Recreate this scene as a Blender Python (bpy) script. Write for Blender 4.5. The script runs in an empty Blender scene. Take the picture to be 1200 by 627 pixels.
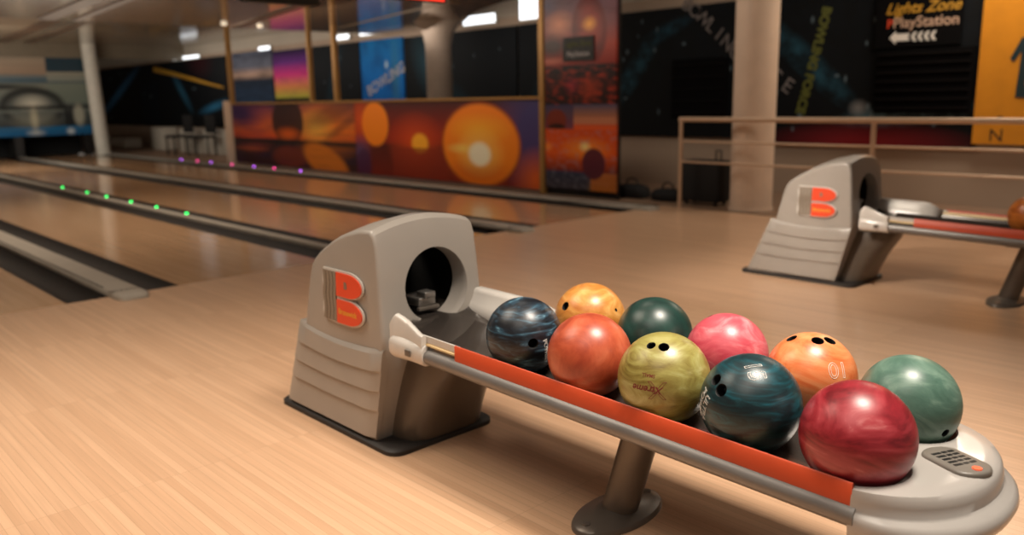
import bpy, bmesh, math, random
from mathutils import Vector, Matrix
random.seed(7)
SC = bpy.context.scene
COL = SC.collection
SC.view_settings.view_transform = 'Standard'
SC.view_settings.look = 'None'
SC.view_settings.exposure = 0.0

def lin(c):
    return tuple(((v/255)/12.92 if v/255 <= .04045 else ((v/255+.055)/1.055)**2.4) for v in c)

# ------------------------------------------------------------------ materials
def newmat(name):
    m = bpy.data.materials.new(name); m.use_nodes = True
    nt = m.node_tree; b = nt.nodes['Principled BSDF']
    return m, nt, b

def plain(name, rgb, rough=.5, metal=0., coat=0., noise=.06, nscale=6, emis=0., spec=.5, bump=0.):
    m, nt, b = newmat(name)
    c = lin(rgb)
    tc = nt.nodes.new('ShaderNodeTexCoord')
    nz = nt.nodes.new('ShaderNodeTexNoise'); nz.inputs['Scale'].default_value = nscale; nz.inputs['Detail'].default_value = 4
    nt.links.new(tc.outputs['Object'], nz.inputs['Vector'])
    rp = nt.nodes.new('ShaderNodeValToRGB')
    rp.color_ramp.elements[0].position = .3; rp.color_ramp.elements[1].position = .7
    rp.color_ramp.elements[0].color = (*[v*(1-noise) for v in c], 1); rp.color_ramp.elements[1].color = (*[min(1, v*(1+noise)) for v in c], 1)
    nt.links.new(nz.outputs['Fac'], rp.inputs['Fac']); nt.links.new(rp.outputs['Color'], b.inputs['Base Color'])
    b.inputs['Roughness'].default_value = rough; b.inputs['Metallic'].default_value = metal
    b.inputs['Coat Weight'].default_value = coat; b.inputs['Coat Roughness'].default_value = .08
    b.inputs['Specular IOR Level'].default_value = spec
    if emis:
        nt.links.new(rp.outputs['Color'], b.inputs['Emission Color']); b.inputs['Emission Strength'].default_value = emis
    if bump:
        n2 = nt.nodes.new('ShaderNodeTexNoise'); n2.inputs['Scale'].default_value = 900
        nt.links.new(tc.outputs['Object'], n2.inputs['Vector'])
        bp = nt.nodes.new('ShaderNodeBump'); bp.inputs['Strength'].default_value = bump; bp.inputs['Distance'].default_value = .0005
        nt.links.new(n2.outputs['Fac'], bp.inputs['Height']); nt.links.new(bp.outputs['Normal'], b.inputs['Normal'])
    return m

def glow(name, rgb, s):
    m, nt, b = newmat(name)
    b.inputs['Base Color'].default_value = (*lin(rgb), 1)
    b.inputs['Emission Color'].default_value = (*lin(rgb), 1); b.inputs['Emission Strength'].default_value = s
    return m

def wood(name, c1, c2, width, length, rough, coat, seam=.18, spec=.5):
    m, nt, b = newmat(name)
    tc = nt.nodes.new('ShaderNodeTexCoord')
    sp = nt.nodes.new('ShaderNodeSeparateXYZ'); cb = nt.nodes.new('ShaderNodeCombineXYZ')
    nt.links.new(tc.outputs['Object'], sp.inputs[0]); nt.links.new(sp.outputs['Y'], cb.inputs['X']); nt.links.new(sp.outputs['X'], cb.inputs['Y'])
    br = nt.nodes.new('ShaderNodeTexBrick')
    br.offset = .37; br.offset_frequency = 1
    br.inputs['Scale'].default_value = 1; br.inputs['Brick Width'].default_value = length; br.inputs['Row Height'].default_value = width
    br.inputs['Mortar Size'].default_value = .0009; br.inputs['Mortar Smooth'].default_value = .3; br.inputs['Bias'].default_value = 0
    a, c = lin(c1), lin(c2)
    br.inputs['Color1'].default_value = (*a, 1); br.inputs['Color2'].default_value = (*c, 1)
    br.inputs['Mortar'].default_value = (*[v*(1-seam) for v in c], 1)
    nt.links.new(cb.outputs[0], br.inputs['Vector'])
    mp = nt.nodes.new('ShaderNodeMapping'); mp.inputs['Scale'].default_value = (70, 2.2, 1)
    nt.links.new(tc.outputs['Object'], mp.inputs['Vector'])
    nz = nt.nodes.new('ShaderNodeTexNoise'); nz.inputs['Scale'].default_value = 1; nz.inputs['Detail'].default_value = 5; nz.inputs['Distortion'].default_value = .4
    nt.links.new(mp.outputs[0], nz.inputs['Vector'])
    rg = nt.nodes.new('ShaderNodeMapRange'); rg.inputs['From Min'].default_value = .3; rg.inputs['From Max'].default_value = .7
    rg.inputs['To Min'].default_value = .92; rg.inputs['To Max'].default_value = 1.06
    nt.links.new(nz.outputs['Fac'], rg.inputs['Value'])
    mx = nt.nodes.new('ShaderNodeVectorMath'); mx.operation = 'SCALE'
    nt.links.new(br.outputs['Color'], mx.inputs[0]); nt.links.new(rg.outputs[0], mx.inputs['Scale'])
    nt.links.new(mx.outputs[0], b.inputs['Base Color'])
    b.inputs['Roughness'].default_value = rough; b.inputs['Coat Weight'].default_value = coat; b.inputs['Coat Roughness'].default_value = .1
    b.inputs['Specular IOR Level'].default_value = spec
    return m

def swirl(name, cols, scale=9, dist=2.5, stretch=(1, 1, 1), rot=(0, 0, 0), lo=.32, hi=.68, rough=.38, metal=0.):
    m, nt, b = newmat(name)
    tc = nt.nodes.new('ShaderNodeTexCoord')
    mp = nt.nodes.new('ShaderNodeMapping'); mp.inputs['Scale'].default_value = stretch; mp.inputs['Rotation'].default_value = rot
    nt.links.new(tc.outputs['Object'], mp.inputs['Vector'])
    nz = nt.nodes.new('ShaderNodeTexNoise'); nz.inputs['Scale'].default_value = scale*1.3; nz.inputs['Detail'].default_value = 9
    nz.inputs['Distortion'].default_value = dist*.55; nz.inputs['Roughness'].default_value = .62
    nt.links.new(mp.outputs[0], nz.inputs['Vector'])
    rp = nt.nodes.new('ShaderNodeValToRGB'); e = rp.color_ramp.elements
    n = len(cols)
    for i, c in enumerate(cols):
        p = lo + (hi-lo)*i/(n-1)
        el = e[i] if i < 2 else e.new(p)
        el.position = p; el.color = (*lin(c), 1)
    nt.links.new(nz.outputs['Fac'], rp.inputs['Fac']); nt.links.new(rp.outputs['Color'], b.inputs['Base Color'])
    b.inputs['Roughness'].default_value = rough; b.inputs['Metallic'].default_value = metal
    b.inputs['Coat Weight'].default_value = .25; b.inputs['Coat Roughness'].default_value = .28
    return m

def mural(name, base, ops, rough=.35, emis=0.):
    """flat printed picture drawn in the panel's own u,v"""
    m, nt, b = newmat(name)
    N = nt.nodes.new; L = nt.links.new
    tc = N('ShaderNodeTexCoord'); uv = tc.outputs['UV']
    sp = N('ShaderNodeSeparateXYZ'); L(uv, sp.inputs[0])
    rp = N('ShaderNodeValToRGB'); e = rp.color_ramp.elements
    for i, (p, c) in enumerate(base):
        el = e[i] if i < 2 else e.new(p)
        el.position = p; el.color = (*lin(c), 1)
    L(sp.outputs['Y'], rp.inputs['Fac']); cur = rp.outputs['Color']
    def mix(fac, col):
        nonlocal cur
        x = N('ShaderNodeMix'); x.data_type = 'RGBA'
        L(fac, x.inputs['Factor']); L(cur, x.inputs['A'])
        x.inputs['B'].default_value = (*lin(col), 1); cur = x.outputs['Result']
    for o in ops:
        k = o[0]
        if k == 'ell':      # cu cv ru rv rot color soft strength
            _, cu, cv, ru, rv, rot, col, soft, st = o
            mp = N('ShaderNodeMapping'); mp.vector_type = 'TEXTURE'
            mp.inputs['Location'].default_value = (cu, cv, 0); mp.inputs['Rotation'].default_value = (0, 0, math.radians(rot)); mp.inputs['Scale'].default_value = (ru, rv, 1)
            L(uv, mp.inputs['Vector'])
            ln = N('ShaderNodeVectorMath'); ln.operation = 'LENGTH'; L(mp.outputs[0], ln.inputs[0])
            mr = N('ShaderNodeMapRange'); mr.inputs['From Min'].default_value = 1-soft; mr.inputs['From Max'].default_value = 1
            mr.inputs['To Min'].default_value = st; mr.inputs['To Max'].default_value = 0; L(ln.outputs['Value'], mr.inputs['Value'])
            mix(mr.outputs[0], col)
        elif k == 'rect':   # u0 u1 v0 v1 color strength
            _, u0, u1, v0, v1, col, st = o
            prev = None
            for ax, a, bb in (('X', u0, u1), ('Y', v0, v1)):
                c = N('ShaderNodeMath'); c.operation = 'COMPARE'; L(sp.outputs[ax], c.inputs[0])
                c.inputs[1].default_value = (a+bb)/2; c.inputs[2].default_value = abs(bb-a)/2
                if prev is None: prev = c.outputs[0]
                else:
                    t = N('ShaderNodeMath'); t.operation = 'MULTIPLY'; L(prev, t.inputs[0]); L(c.outputs[0], t.inputs[1]); prev = t.outputs[0]
            t = N('ShaderNodeMath'); t.operation = 'MULTIPLY'; L(prev, t.inputs[0]); t.inputs[1].default_value = st
            mix(t.outputs[0], col)
        elif k == 'noise':  # scale su sv lo hi color strength
            _, sc, su, sv, lo, hi, col, st = o
            mp = N('ShaderNodeMapping'); mp.inputs['Scale'].default_value = (su, sv, 1); L(uv, mp.inputs['Vector'])
            nz = N('ShaderNodeTexNoise'); nz.inputs['Scale'].default_value = sc; nz.inputs['Detail'].default_value = 5; L(mp.outputs[0], nz.inputs['Vector'])
            mr = N('ShaderNodeMapRange'); mr.inputs['From Min'].default_value = lo; mr.inputs['From Max'].default_value = hi
            mr.inputs['To Max'].default_value = st; L(nz.outputs['Fac'], mr.inputs['Value'])
            mix(mr.outputs[0], col)
    L(cur, b.inputs['Base Color']); b.inputs['Roughness'].default_value = rough
    if emis:
        L(cur, b.inputs['Emission Color']); b.inputs['Emission Strength'].default_value = emis
    return m

# ------------------------------------------------------------------ object helpers
def world_of(p):
    v = Vector((0, 0, 0))
    while p is not None:
        v += p.location; p = p.parent
    return v

def mesh_obj(name, me, mat, parent=None, origin=None):
    if mat is not None and not me.materials: me.materials.append(mat)
    o = bpy.data.objects.new(name, me); COL.objects.link(o)
    if parent is not None:
        me.transform(Matrix.Translation(-world_of(parent))); o.parent = parent
    elif origin is not None:
        me.transform(Matrix.Translation(-Vector(origin))); o.location = origin
    return o

def bm_obj(name, bm, mat, parent=None, origin=None, smooth=None, recalc=True):
    if recalc: bmesh.ops.recalc_face_normals(bm, faces=bm.faces)
    me = bpy.data.meshes.new(name); bm.to_mesh(me); bm.free()
    if smooth is not None:
        me.polygons.foreach_set('use_smooth', [True]*len(me.polygons))
        if smooth < 180: me.set_sharp_from_angle(angle=math.radians(smooth))
    return mesh_obj(name, me, mat, parent, origin)

def tag(o, label=None, cat=None, group=None, kind=None):
    if label: o['label'] = label
    if cat: o['category'] = cat
    if group: o['group'] = group
    if kind: o['kind'] = kind
    return o

def empty(name, loc):
    o = bpy.data.objects.new(name, None); COL.objects.link(o); o.location = loc; o.empty_display_size = .1
    return o

def copy_tree(o, parent=None, skip=()):
    c = o.copy(); COL.objects.link(c); c.parent = parent
    for ch in [x for x in o.children]:
        copy_tree(ch, c)
    return c

def add_box(bm, lo, hi, bevel=0.):
    r = bmesh.ops.create_cube(bm, size=1)
    vs = r['verts']
    for v in vs:
        v.co = Vector((lo[0]+(v.co.x+.5)*(hi[0]-lo[0]), lo[1]+(v.co.y+.5)*(hi[1]-lo[1]), lo[2]+(v.co.z+.5)*(hi[2]-lo[2])))
    if bevel:
        es = list({e for v in vs for e in v.link_edges})
        bmesh.ops.bevel(bm, geom=es, offset=bevel, segments=3, profile=.5, affect='EDGES')
    return vs

def box(name, lo, hi, mat, parent=None, bevel=0., origin='base', smooth=None):
    bm = bmesh.new(); add_box(bm, lo, hi, bevel)
    org = None
    if parent is None and origin == 'base': org = ((lo[0]+hi[0])/2, (lo[1]+hi[1])/2, lo[2])
    return bm_obj(name, bm, mat, parent, org, smooth=40 if bevel else smooth)

def add_tube(bm, pts, r, seg=16, caps=True, radii=None):
    rings = []
    pts = [Vector(p) for p in pts]
    ref = None
    for i, p in enumerate(pts):
        if i == 0: t = pts[1]-p
        elif i == len(pts)-1: t = p-pts[i-1]
        else: t = (pts[i+1]-p).normalized()+(p-pts[i-1]).normalized()
        t.normalize()
        if ref is None:
            ref = Vector((0, 0, 1)) if abs(t.z) < .9 else Vector((1, 0, 0))
        x = t.cross(ref).normalized(); y = x.cross(t).normalized(); ref = y
        rr = radii[i] if radii else r
        rings.append([bm.verts.new(p+x*rr*math.cos(2*math.pi*k/seg)+y*rr*math.sin(2*math.pi*k/seg)) for k in range(seg)])
    for a, b in zip(rings, rings[1:]):
        for k in range(seg): bm.faces.new((a[k], a[(k+1) % seg], b[(k+1) % seg], b[k]))
    if caps:
        bm.faces.new(rings[0][::-1]); bm.faces.new(rings[-1])

def add_prism(bm, poly, axis, a, b):
    """poly = 2D points in the other two axes (in x,y,z order), extruded along axis from a to b"""
    def P(u, v, w):
        return {'x': (w, u, v), 'y': (u, w, v), 'z': (u, v, w)}[axis]
    A = [bm.verts.new(P(u, v, a)) for u, v in poly]; B = [bm.verts.new(P(u, v, b)) for u, v in poly]
    n = len(poly)
    for i in range(n): bm.faces.new((A[i], A[(i+1) % n], B[(i+1) % n], B[i]))
    bm.faces.new(A[::-1]); bm.faces.new(B)

def add_loft(bm, rings, closed=True, caps=True):
    R = [[bm.verts.new(p) for p in r] for r in rings]
    n = len(R[0])
    for a, b in zip(R, R[1:]):
        for k in range(n if closed else n-1): bm.faces.new((a[k], a[(k+1) % n], b[(k+1) % n], b[k]))
    if caps and closed:
        bm.faces.new(R[0][::-1]); bm.faces.new(R[-1])
    return R

def evaluated(o):
    dg = bpy.context.evaluated_depsgraph_get()
    return bpy.data.meshes.new_from_object(o.evaluated_get(dg))

def cut(o, cutters):
    """boolean difference, applied; the cutters are deleted"""
    for c in cutters:
        md = o.modifiers.new('cut', 'BOOLEAN'); md.operation = 'DIFFERENCE'; md.object = c; md.solver = 'EXACT'
        md.material_mode = 'TRANSFER'
    bpy.context.view_layer.update()
    me = evaluated(o)
    o.modifiers.clear(); o.data = me
    for c in cutters: bpy.data.objects.remove(c)
    return o

def frame(n, up):
    """x (reading direction), y (up), z (normal out)"""
    n = Vector(n).normalized(); up = Vector(up); y = (up-n*up.dot(n)).normalized(); x = y.cross(n)
    return x, y, n

def text_mesh(s, size, outline=0., extrude=.0, bold=0., shear=0., spacing=1.):
    cu = bpy.data.curves.new('t', 'FONT'); cu.body = s; cu.size = size; cu.align_x = 'CENTER'; cu.align_y = 'CENTER'
    cu.shear = shear; cu.space_character = spacing; cu.resolution_u = 6
    if outline: cu.fill_mode = 'NONE'; cu.bevel_depth = outline; cu.bevel_resolution = 1
    else: cu.extrude = extrude; cu.offset = bold
    o = bpy.data.objects.new('t', cu); COL.objects.link(o); bpy.context.view_layer.update()
    me = evaluated(o); bpy.data.objects.remove(o)
    return me

def flat_text(name, s, size, org, n, up, mat, parent, tilt=0, lift=.002, **k):
    me = text_mesh(s, size, **k); x, y, z = frame(n, up); o = Vector(org)
    ct, st = math.cos(tilt), math.sin(tilt)
    for v in me.vertices:
        a, b, c = v.co
        a, b = a*ct-b*st, a*st+b*ct
        v.co = o+x*a+y*b+z*(c+lift)
    me.materials.clear(); me.materials.append(mat)
    return mesh_obj(name, me, mat, parent)

def ball_text(name, s, size, ball, r, n, up, mat, tilt=0, lift=.0002, **k):
    me = text_mesh(s, size, **k)
    bm = bmesh.new(); bm.from_mesh(me)
    for _ in range(3):
        es = [e for e in bm.edges if e.calc_length() > .004]
        if es: bmesh.ops.subdivide_edges(bm, edges=es, cuts=1)
    bmesh.ops.triangulate(bm, faces=[f for f in bm.faces if len(f.verts) > 4])
    x, y, z = frame(n, up); ct, st = math.cos(tilt), math.sin(tilt)
    for v in bm.verts:
        a, b, c = v.co
        a, b = a*ct-b*st, a*st+b*ct
        th = math.hypot(a, b)/r
        d = z if th < 1e-9 else z*math.cos(th)+(x*a+y*b)/math.hypot(a, b)*math.sin(th)
        v.co = d*(r+c*.6+lift)
    me2 = bpy.data.meshes.new(name); bm.to_mesh(me2); bm.free()
    me2.materials.clear(); me2.materials.append(mat)
    o = bpy.data.objects.new(name, me2); COL.objects.link(o); o.parent = ball
    return o

# ------------------------------------------------------------------ palette
M = {}
M['hood'] = plain('hood_plastic', (156, 149, 141), .36, coat=.15, noise=.03, bump=.15)
M['lower'] = plain('lower_housing_shaded', (86, 76, 66), .34, noise=.03, coat=.1)  # hood plastic with the shade near the floor put into its colour
M['pale'] = plain('pale_plastic', (200, 195, 188), .3, coat=.3, noise=.02)
M['endcap'] = plain('end_cap_plastic', (176, 171, 166), .22, coat=.4, noise=.02)
M['orange'] = plain('orange_bumper', (198, 74, 38), .45, noise=.04)
M['red'] = plain('logo_red', (222, 74, 40), .4, noise=.02)
M['rail_grey'] = plain('rail_grey', (122, 119, 116), .36, metal=.3, noise=.03)
M['taupe'] = plain('taupe_paint', (108, 100, 92), .38, metal=.4, noise=.05)
M['taupe_plate'] = plain('taupe_plate', (118, 112, 104), .4, noise=.03)
M['trough'] = plain('trough_steel', (64, 58, 54), .2, metal=.3, coat=.4, noise=.08)
M['black'] = plain('black_plastic', (14, 13, 13), .5)
M['rubber'] = plain('black_rubber', (40, 36, 34), .6)
M['cavity'] = plain('dark_cavity', (10, 9, 9), .8)
M['felt'] = plain('cream_strip', (226, 200, 150), .6)
M['steel'] = plain('steel', (150, 145, 140), .35, metal=.8)
M['gutter'] = plain('gutter_plastic', (30, 26, 24), .6, noise=.1, spec=.25)
M['cap'] = plain('division_cap', (172, 163, 150), .4, noise=.05)
M['gold'] = plain('gold_trim', (176, 132, 74), .4, metal=.3)
M['railpaint'] = plain('handrail_paint', (208, 178, 150), .4, metal=.2)
M['column'] = plain('column_paint', (220, 196, 174), .6, noise=.04)
M['wall'] = plain('wall_paint', (178, 156, 136), .7, noise=.06, nscale=1)
M['wallwhite'] = plain('upper_wall_paint', (190, 180, 165), .7, noise=.04, nscale=1)
M['ceil'] = plain('ceiling_gloss', (150, 122, 96), .14, noise=.04, nscale=.7, coat=.5)
M['ceil2'] = plain('ceiling_gloss_pale', (142, 126, 106), .16, noise=.06, nscale=.7, coat=.4)
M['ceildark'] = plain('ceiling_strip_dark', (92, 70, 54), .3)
M['carpet'] = plain('seating_floor', (140, 112, 90), .7, noise=.08)
M['bag'] = plain('black_fabric', (20, 19, 20), .8)
M['white_text'] = plain('white_ink', (235, 230, 222), .5)
M['grey_text'] = plain('grey_ink', (170, 165, 165), .5)
M['dim_text'] = plain('dim_ink', (120, 112, 110), .6)
M['matte_black'] = plain('matte_black', (9, 8, 9), .9, spec=.1)
M['maroon'] = plain('maroon_ink', (120, 45, 40), .5)
M['green_ink'] = plain('green_ink', (92, 96, 26), .6)
M['yellow_ink'] = plain('yellow_ink', (224, 160, 50), .5)
M['gold_ink'] = plain('gold_ink', (190, 140, 40), .5)
M['peach'] = plain('peach_ink', (200, 165, 140), .5)
M['grey_bars'] = plain('logo_grey', (128, 116, 102), .4)
M['window'] = glow('bright_window', (235, 240, 245), 2.2)
M['floor'] = wood('approach_maple', (222, 182, 148), (210, 169, 135), .027, .95, .3, .12)
M['lane'] = wood('lane_maple', (214, 170, 130), (202, 158, 118), .027, 1.4, .16, .5)

D = 3.295          # from one ball return to the next
FL = 5.28          # foul line
END = 21.8

# ------------------------------------------------------------------ setting
def S(o): return tag(o, kind='structure')
S(box('floor', (-3.2, -2.6, -.1), (7.15, FL, 0), M['floor'], origin=None))
S(box('floor_seating', (7.15, -2.6, -.1), (9.0, 30, -.004), M['carpet'], origin=None))
S(box('trim_1', (7.12, -2.6, -.0), (7.16, 4.9, .006), M['ceildark'], origin=None))

# lanes: x spans between divisions
CX = [-.0, 1.67, 3.343, 4.985, 6.787]
spans = [(CX[0]+.335, CX[1]-.333), (CX[1]+.333, CX[2]-.267), (CX[2]+.267, CX[3]-.333), (CX[3]+.333, CX[4]-.333)]
lane_lab = ['bare maple lane left of the pale cap with the round end, at the left edge',
            'glossy maple lane right of the pale round-ended cap nearest the camera',
            'glossy maple lane behind the hood, with green lights along its left edge',
            'farthest glossy maple lane, beside the sunset mural partition']
for (a, b), lb in zip(spans, lane_lab):
    o = box('bowling_lane', (a, FL+.004, -.09), (b, END, 0), M['lane'], origin=None); tag(o, lb, 'bowling lane', 'maple lanes')
S(box('trim_2', (-3.2, FL, -.1), (7.15, END+1.4, -.085), M['black'], origin=None))

def gutter(name, x0, x1, parent):
    bm = bmesh.new(); n = 8; w = (x1-x0); out = []
    for k in range(n+1):
        t = k/n; out.append((x0+w*t, -.002-.05*math.sin(math.pi*t)**.7))
    poly = out+[(x1, -.08), (x0, -.08)]
    add_prism(bm, poly, 'y', FL+.004, END-.02)
    return bm_obj(name, bm, M['gutter'], parent, smooth=35)

def division(cx, wide, label, taper=1.):
    t = empty('lane_division', (cx, FL, 0)); tag(t, label, 'lane divider')
    h = .098 if wide else .034
    edge = .333 if wide else .267
    gutter('gutter', cx-edge, cx-h*taper, t); gutter('gutter', cx+h*taper, cx+edge, t)
    bm = bmesh.new(); y0 = FL-.2 if wide else FL+.0
    z = .035
    # rounded-nose cap, lofted along its length
    prof = [(-1, -.0), (-1, .5), (-.9, .82), (-.72, .97), (-.4, 1), (.4, 1), (.72, .97), (.9, .82), (1, .5), (1, -.0)]
    rings = []
    for yy, s, zz in [(y0, .55, .25), (y0+.012, .75, .6), (y0+.035, .9, .85), (y0+.08, 1, 1), (y0+.5, 1, 1), (y0+1.3, taper, 1), (END-.03, taper, 1)]:
        rings.append([(cx+px*h*s, yy, max(.0, pz*z*zz)-(.0 if wide else 0)) for px, pz in prof])
    add_loft(bm, rings, closed=True)
    cap = bm_obj('cap', bm, M['cap'], t, smooth=45)
    if wide:
        box('groove', (cx-h*.82, y0+.35, z-.004), (cx-h*.74, END-.1, z*.97), M['gutter'], cap)
        flat_text('maker_mark', 'BRUNSWICK', .040, (cx+.01, y0+.17, z), (0, 0, 1), (0, 1, 0), M['gutter'], cap, lift=.0006, bold=.001)
    return t
division(CX[0], False, 'lane divider with a narrow cap, at the left edge beside the bare lane')
division(CX[1], True, 'wide pale cap with dark gutters, its rounded end left of the near hood')
division(CX[2], False, 'dark gutters with a narrow pale cap, with the row of green lights')
division(CX[3], True, 'wide pale cap with dark gutters, its end right behind the near hood', .6)
division(CX[4], True, 'last pale cap with a dark gutter, ending at the foot of the poster pillar', .6)

# lights along the divisions
led_g = glow('green_led', (40, 255, 110), 5); led_p = glow('pink_led', (255, 60, 150), 6); led_v = glow('violet_led', (190, 90, 255), 6)
def led(x, y, m, lab, grp):
    bm = bmesh.new(); bmesh.ops.create_uvsphere(bm, u_segments=12, v_segments=8, radius=.014)
    for v in bm.verts: v.co.z = max(v.co.z, -.004)*.9+.0
    o = bm_obj('lane_light', bm, m, smooth=180); o.location = (x, y, .012 if x < 4 else .034); tag(o, lab, 'light', grp)
for y in (13.1, 12.0, 11.22, 10.35, 9.55, 8.71):
    led(3.46, y, led_g, 'tiny green lane light on the edge of the lane behind the near hood', 'green lane lights')
for i, y in enumerate((17.3, 16.5, 15.86, 14.93, 14.05, 13.3, 12.4)):
    led(6.875, y, led_p if i % 2 else led_v, 'tiny %s light in the row below the sunset mural' % ('pink' if i % 2 else 'violet'), ('pink' if i % 2 else 'violet')+' lane lights')

# ------------------------------------------------------------------ panels on planes facing -x
def panel(name, X, ya, yb, z0, z1, mat, parent=None, thick=.03, edge=None):
    """picture panel facing -x; u runs 0..1 from ya (far, left) to yb (near, right)"""
    bm = bmesh.new(); vs = add_box(bm, (X, yb, z0), (X+thick, ya, z1))
    uvl = bm.loops.layers.uv.new('UVMap')
    for f in bm.faces:
        for l in f.loops:
            l[uvl].uv = ((ya-l.vert.co.y)/(ya-yb), (l.vert.co.z-z0)/(z1-z0))
    return bm_obj(name, bm, mat, parent, None if parent else (X, (ya+yb)/2, z0))

NAVY = (9, 14, 20)
def stars(seed, n=9):
    r = random.Random(seed)
    return [('ell', r.uniform(.05, .95), r.uniform(.1, .95), .012*r.uniform(.6, 1.6), .02*r.uniform(.6, 1.6), 0, (120, 140, 150), 1, .8) for _ in range(n)]

# ---- low partition with murals beside the last lane
part = empty('mural_partition', (7.2, 11.5, 0)); tag(part, 'low partition with sunset murals and gold trim along the last lane', 'partition')
m_left = mural('mural_dusk_sea', [(0, (60, 26, 16)), (.3, (46, 22, 20)), (.42, (16, 8, 10)), (.46, (214, 78, 14)), (.62, (216, 104, 26)), (1, (80, 40, 84))], [
    ('noise', 4, 1.2, 5, .45, .7, (34, 16, 60), .8),
    ('ell', .2, .62, .24, .5, 0, (200, 80, 70), .9, .5), ('ell', .08, .85, .26, .32, 0, (40, 16, 84), .8, .95),
    ('ell', .80, .70, .34, .6, 0, (232, 124, 24), 1, .95), ('ell', .72, .64, .16, .3, 0, (255, 196, 80), 1, .9), ('ell', .88, .9, .14, .5, -40, (76, 38, 18), .6, .6), ('ell', .97, .75, .05, .5, -30, (76, 38, 18), .6, .5),
    ('ell', .50, .72, .135, .40, 0, (40, 14, 14), .1, .95), ('ell', .5, .52, .13, .14, 0, (220, 96, 20), .8, .9),
    ('rect', 0, 1, .36, .43, (16, 8, 10), .85), ('ell', .50, .16, .17, .2, 0, (130, 50, 26), .3, .7), ('ell', .78, .12, .15, .34, 20, (220, 124, 24), .25, .9), ('ell', .15, .26, .2, .06, 0, (190, 90, 50), .8, .7),
    ('noise', 3, 1, 9, .5, .8, (24, 12, 20), .5)], rough=.5)
m_right = mural('mural_orange_sun', [(0, (124, 30, 6)), (.42, (80, 18, 8)), (.46, (140, 30, 6)), (.55, (150, 32, 6)), (1, (60, 10, 10))], [
    ('ell', .97, .65, .2, .8, 0, (56, 52, 110), .7, .95), ('ell', .98, .1, .12, .4, 0, (230, 100, 16), .9, .9),
    ('ell', .05, .75, .14, .45, 0, (224, 84, 10), .9, .9), ('ell', .03, .3, .08, .3, 0, (84, 70, 120), .8, .7),
    ('ell', .135, .70, .09, .32, 0, (252, 140, 12), .12, .97), ('ell', .05, .12, .05, .24, 0, (70, 24, 66), .1, .85),
    ('ell', .38, .44, .18, .46, 0, (236, 84, 8), 1, .8), ('ell', .405, .46, .055, .15, 0, (255, 180, 40), .3, 1), ('rect', .24, .56, .0, .40, (140, 40, 10), .75),
    ('ell', .72, .47, .20, .53, 0, (140, 48, 6), .06, .9), ('ell', .72, .47, .195, .51, 0, (250, 136, 8), .10, .98), ('ell', .72, .66, .17, .2, 0, (255, 184, 40), 1, .8), ('ell', .71, .15, .17, .2, 0, (206, 78, 6), 1, .8),
    ('ell', .64, .42, .1, .08, 0, (255, 222, 110), 1, .9),
    ('ell', .72, .38, .13, .32, 0, (255, 206, 90), 1, 1), ('ell', .72, .36, .064, .17, 0, (255, 246, 214), .35, 1)], rough=.5)
panel('mural_panel', 7.2, 15.45, 11.2, .04, 1.13, m_left, part)['label'] = 'dusk sea mural with a dark globe'
panel('mural_panel', 7.2, 11.19, 7.12, .04, 1.13, m_right, part)['label'] = 'orange mural with big glowing globes'
box('top_rail', (7.17, 7.1, 1.13), (7.26, 15.47, 1.16), M['gold'], part)
for y, h_, z0_, z1_ in ((15.42, .05, 1.16, 2.6), (12.45, .03, 1.16, 2.31), (11.68, .04, 1.16, 2.31), (7.1, .035, 0, 2.31)):
    box('post', (7.18, y-h_, z0_), (7.25, y+h_, z1_), M['gold'], part)
box('end_post', (7.17, 15.47, 0), (7.27, 15.75, 1.2), M['column'], part)

# ---- tall poster pillar
pil = empty('poster_pillar', (7.2, 6.5, 0)); tag(pil, 'tall pillar panel covered in red and orange sunset posters, right of the partition', 'poster panel')
box('backing', (7.231, 5.95, 0), (7.27, 7.06, 3.0), M['black'], pil)
mA = mural('poster_top', [(0, (130, 30, 14)), (.2, (160, 60, 44)), (.4, (120, 66, 70)), (.7, (110, 84, 96)), (1, (120, 90, 100))], [
    ('ell', .22, .42, .26, .16, 0, (226, 150, 116), 1, .95), ('ell', .12, .20, .34, .15, 0, (34, 34, 34), .7, .9), ('ell', .05, .62, .2, .12, 0, (60, 66, 96), 1, .8), ('ell', .1, .05, .3, .05, 0, (190, 110, 90), .8, .8),
    ('ell', .64, .34, .25, .36, 6, (104, 30, 26), .12, .9), ('ell', .64, .36, .2, .28, 6, (160, 60, 44), .6, .9), ('ell', .64, .40, .12, .09, 0, (255, 180, 70), 1, .95), ('noise', 3, 1, 3, .5, .8, (50, 20, 26), .6)])
mB = mural('poster_starburst', [(0, (22, 10, 10)), (.5, (50, 18, 16)), (1, (14, 10, 14))], [('noise', 9, 1, 1, .5, .62, (150, 46, 26), .9), ('ell', .4, .5, .14, .3, 0, (150, 40, 60), 1, .6), ('ell', .65, .4, .2, .4, 0, (170, 60, 30), 1, .7)])
mC = mural('poster_beach', [(0, (226, 90, 30)), (.3, (190, 80, 50)), (.6, (150, 100, 80)), (1, (70, 70, 96))], [('rect', 0, .42, 0, 1, (56, 50, 80), .8), ('ell', .17, .35, .16, .5, 0, (120, 44, 24), .15, .95), ('ell', .17, .05, .15, .2, 0, (30, 16, 14), .3, .9), ('rect', .42, 1, .2, .5, (190, 130, 96), .7)])
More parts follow.
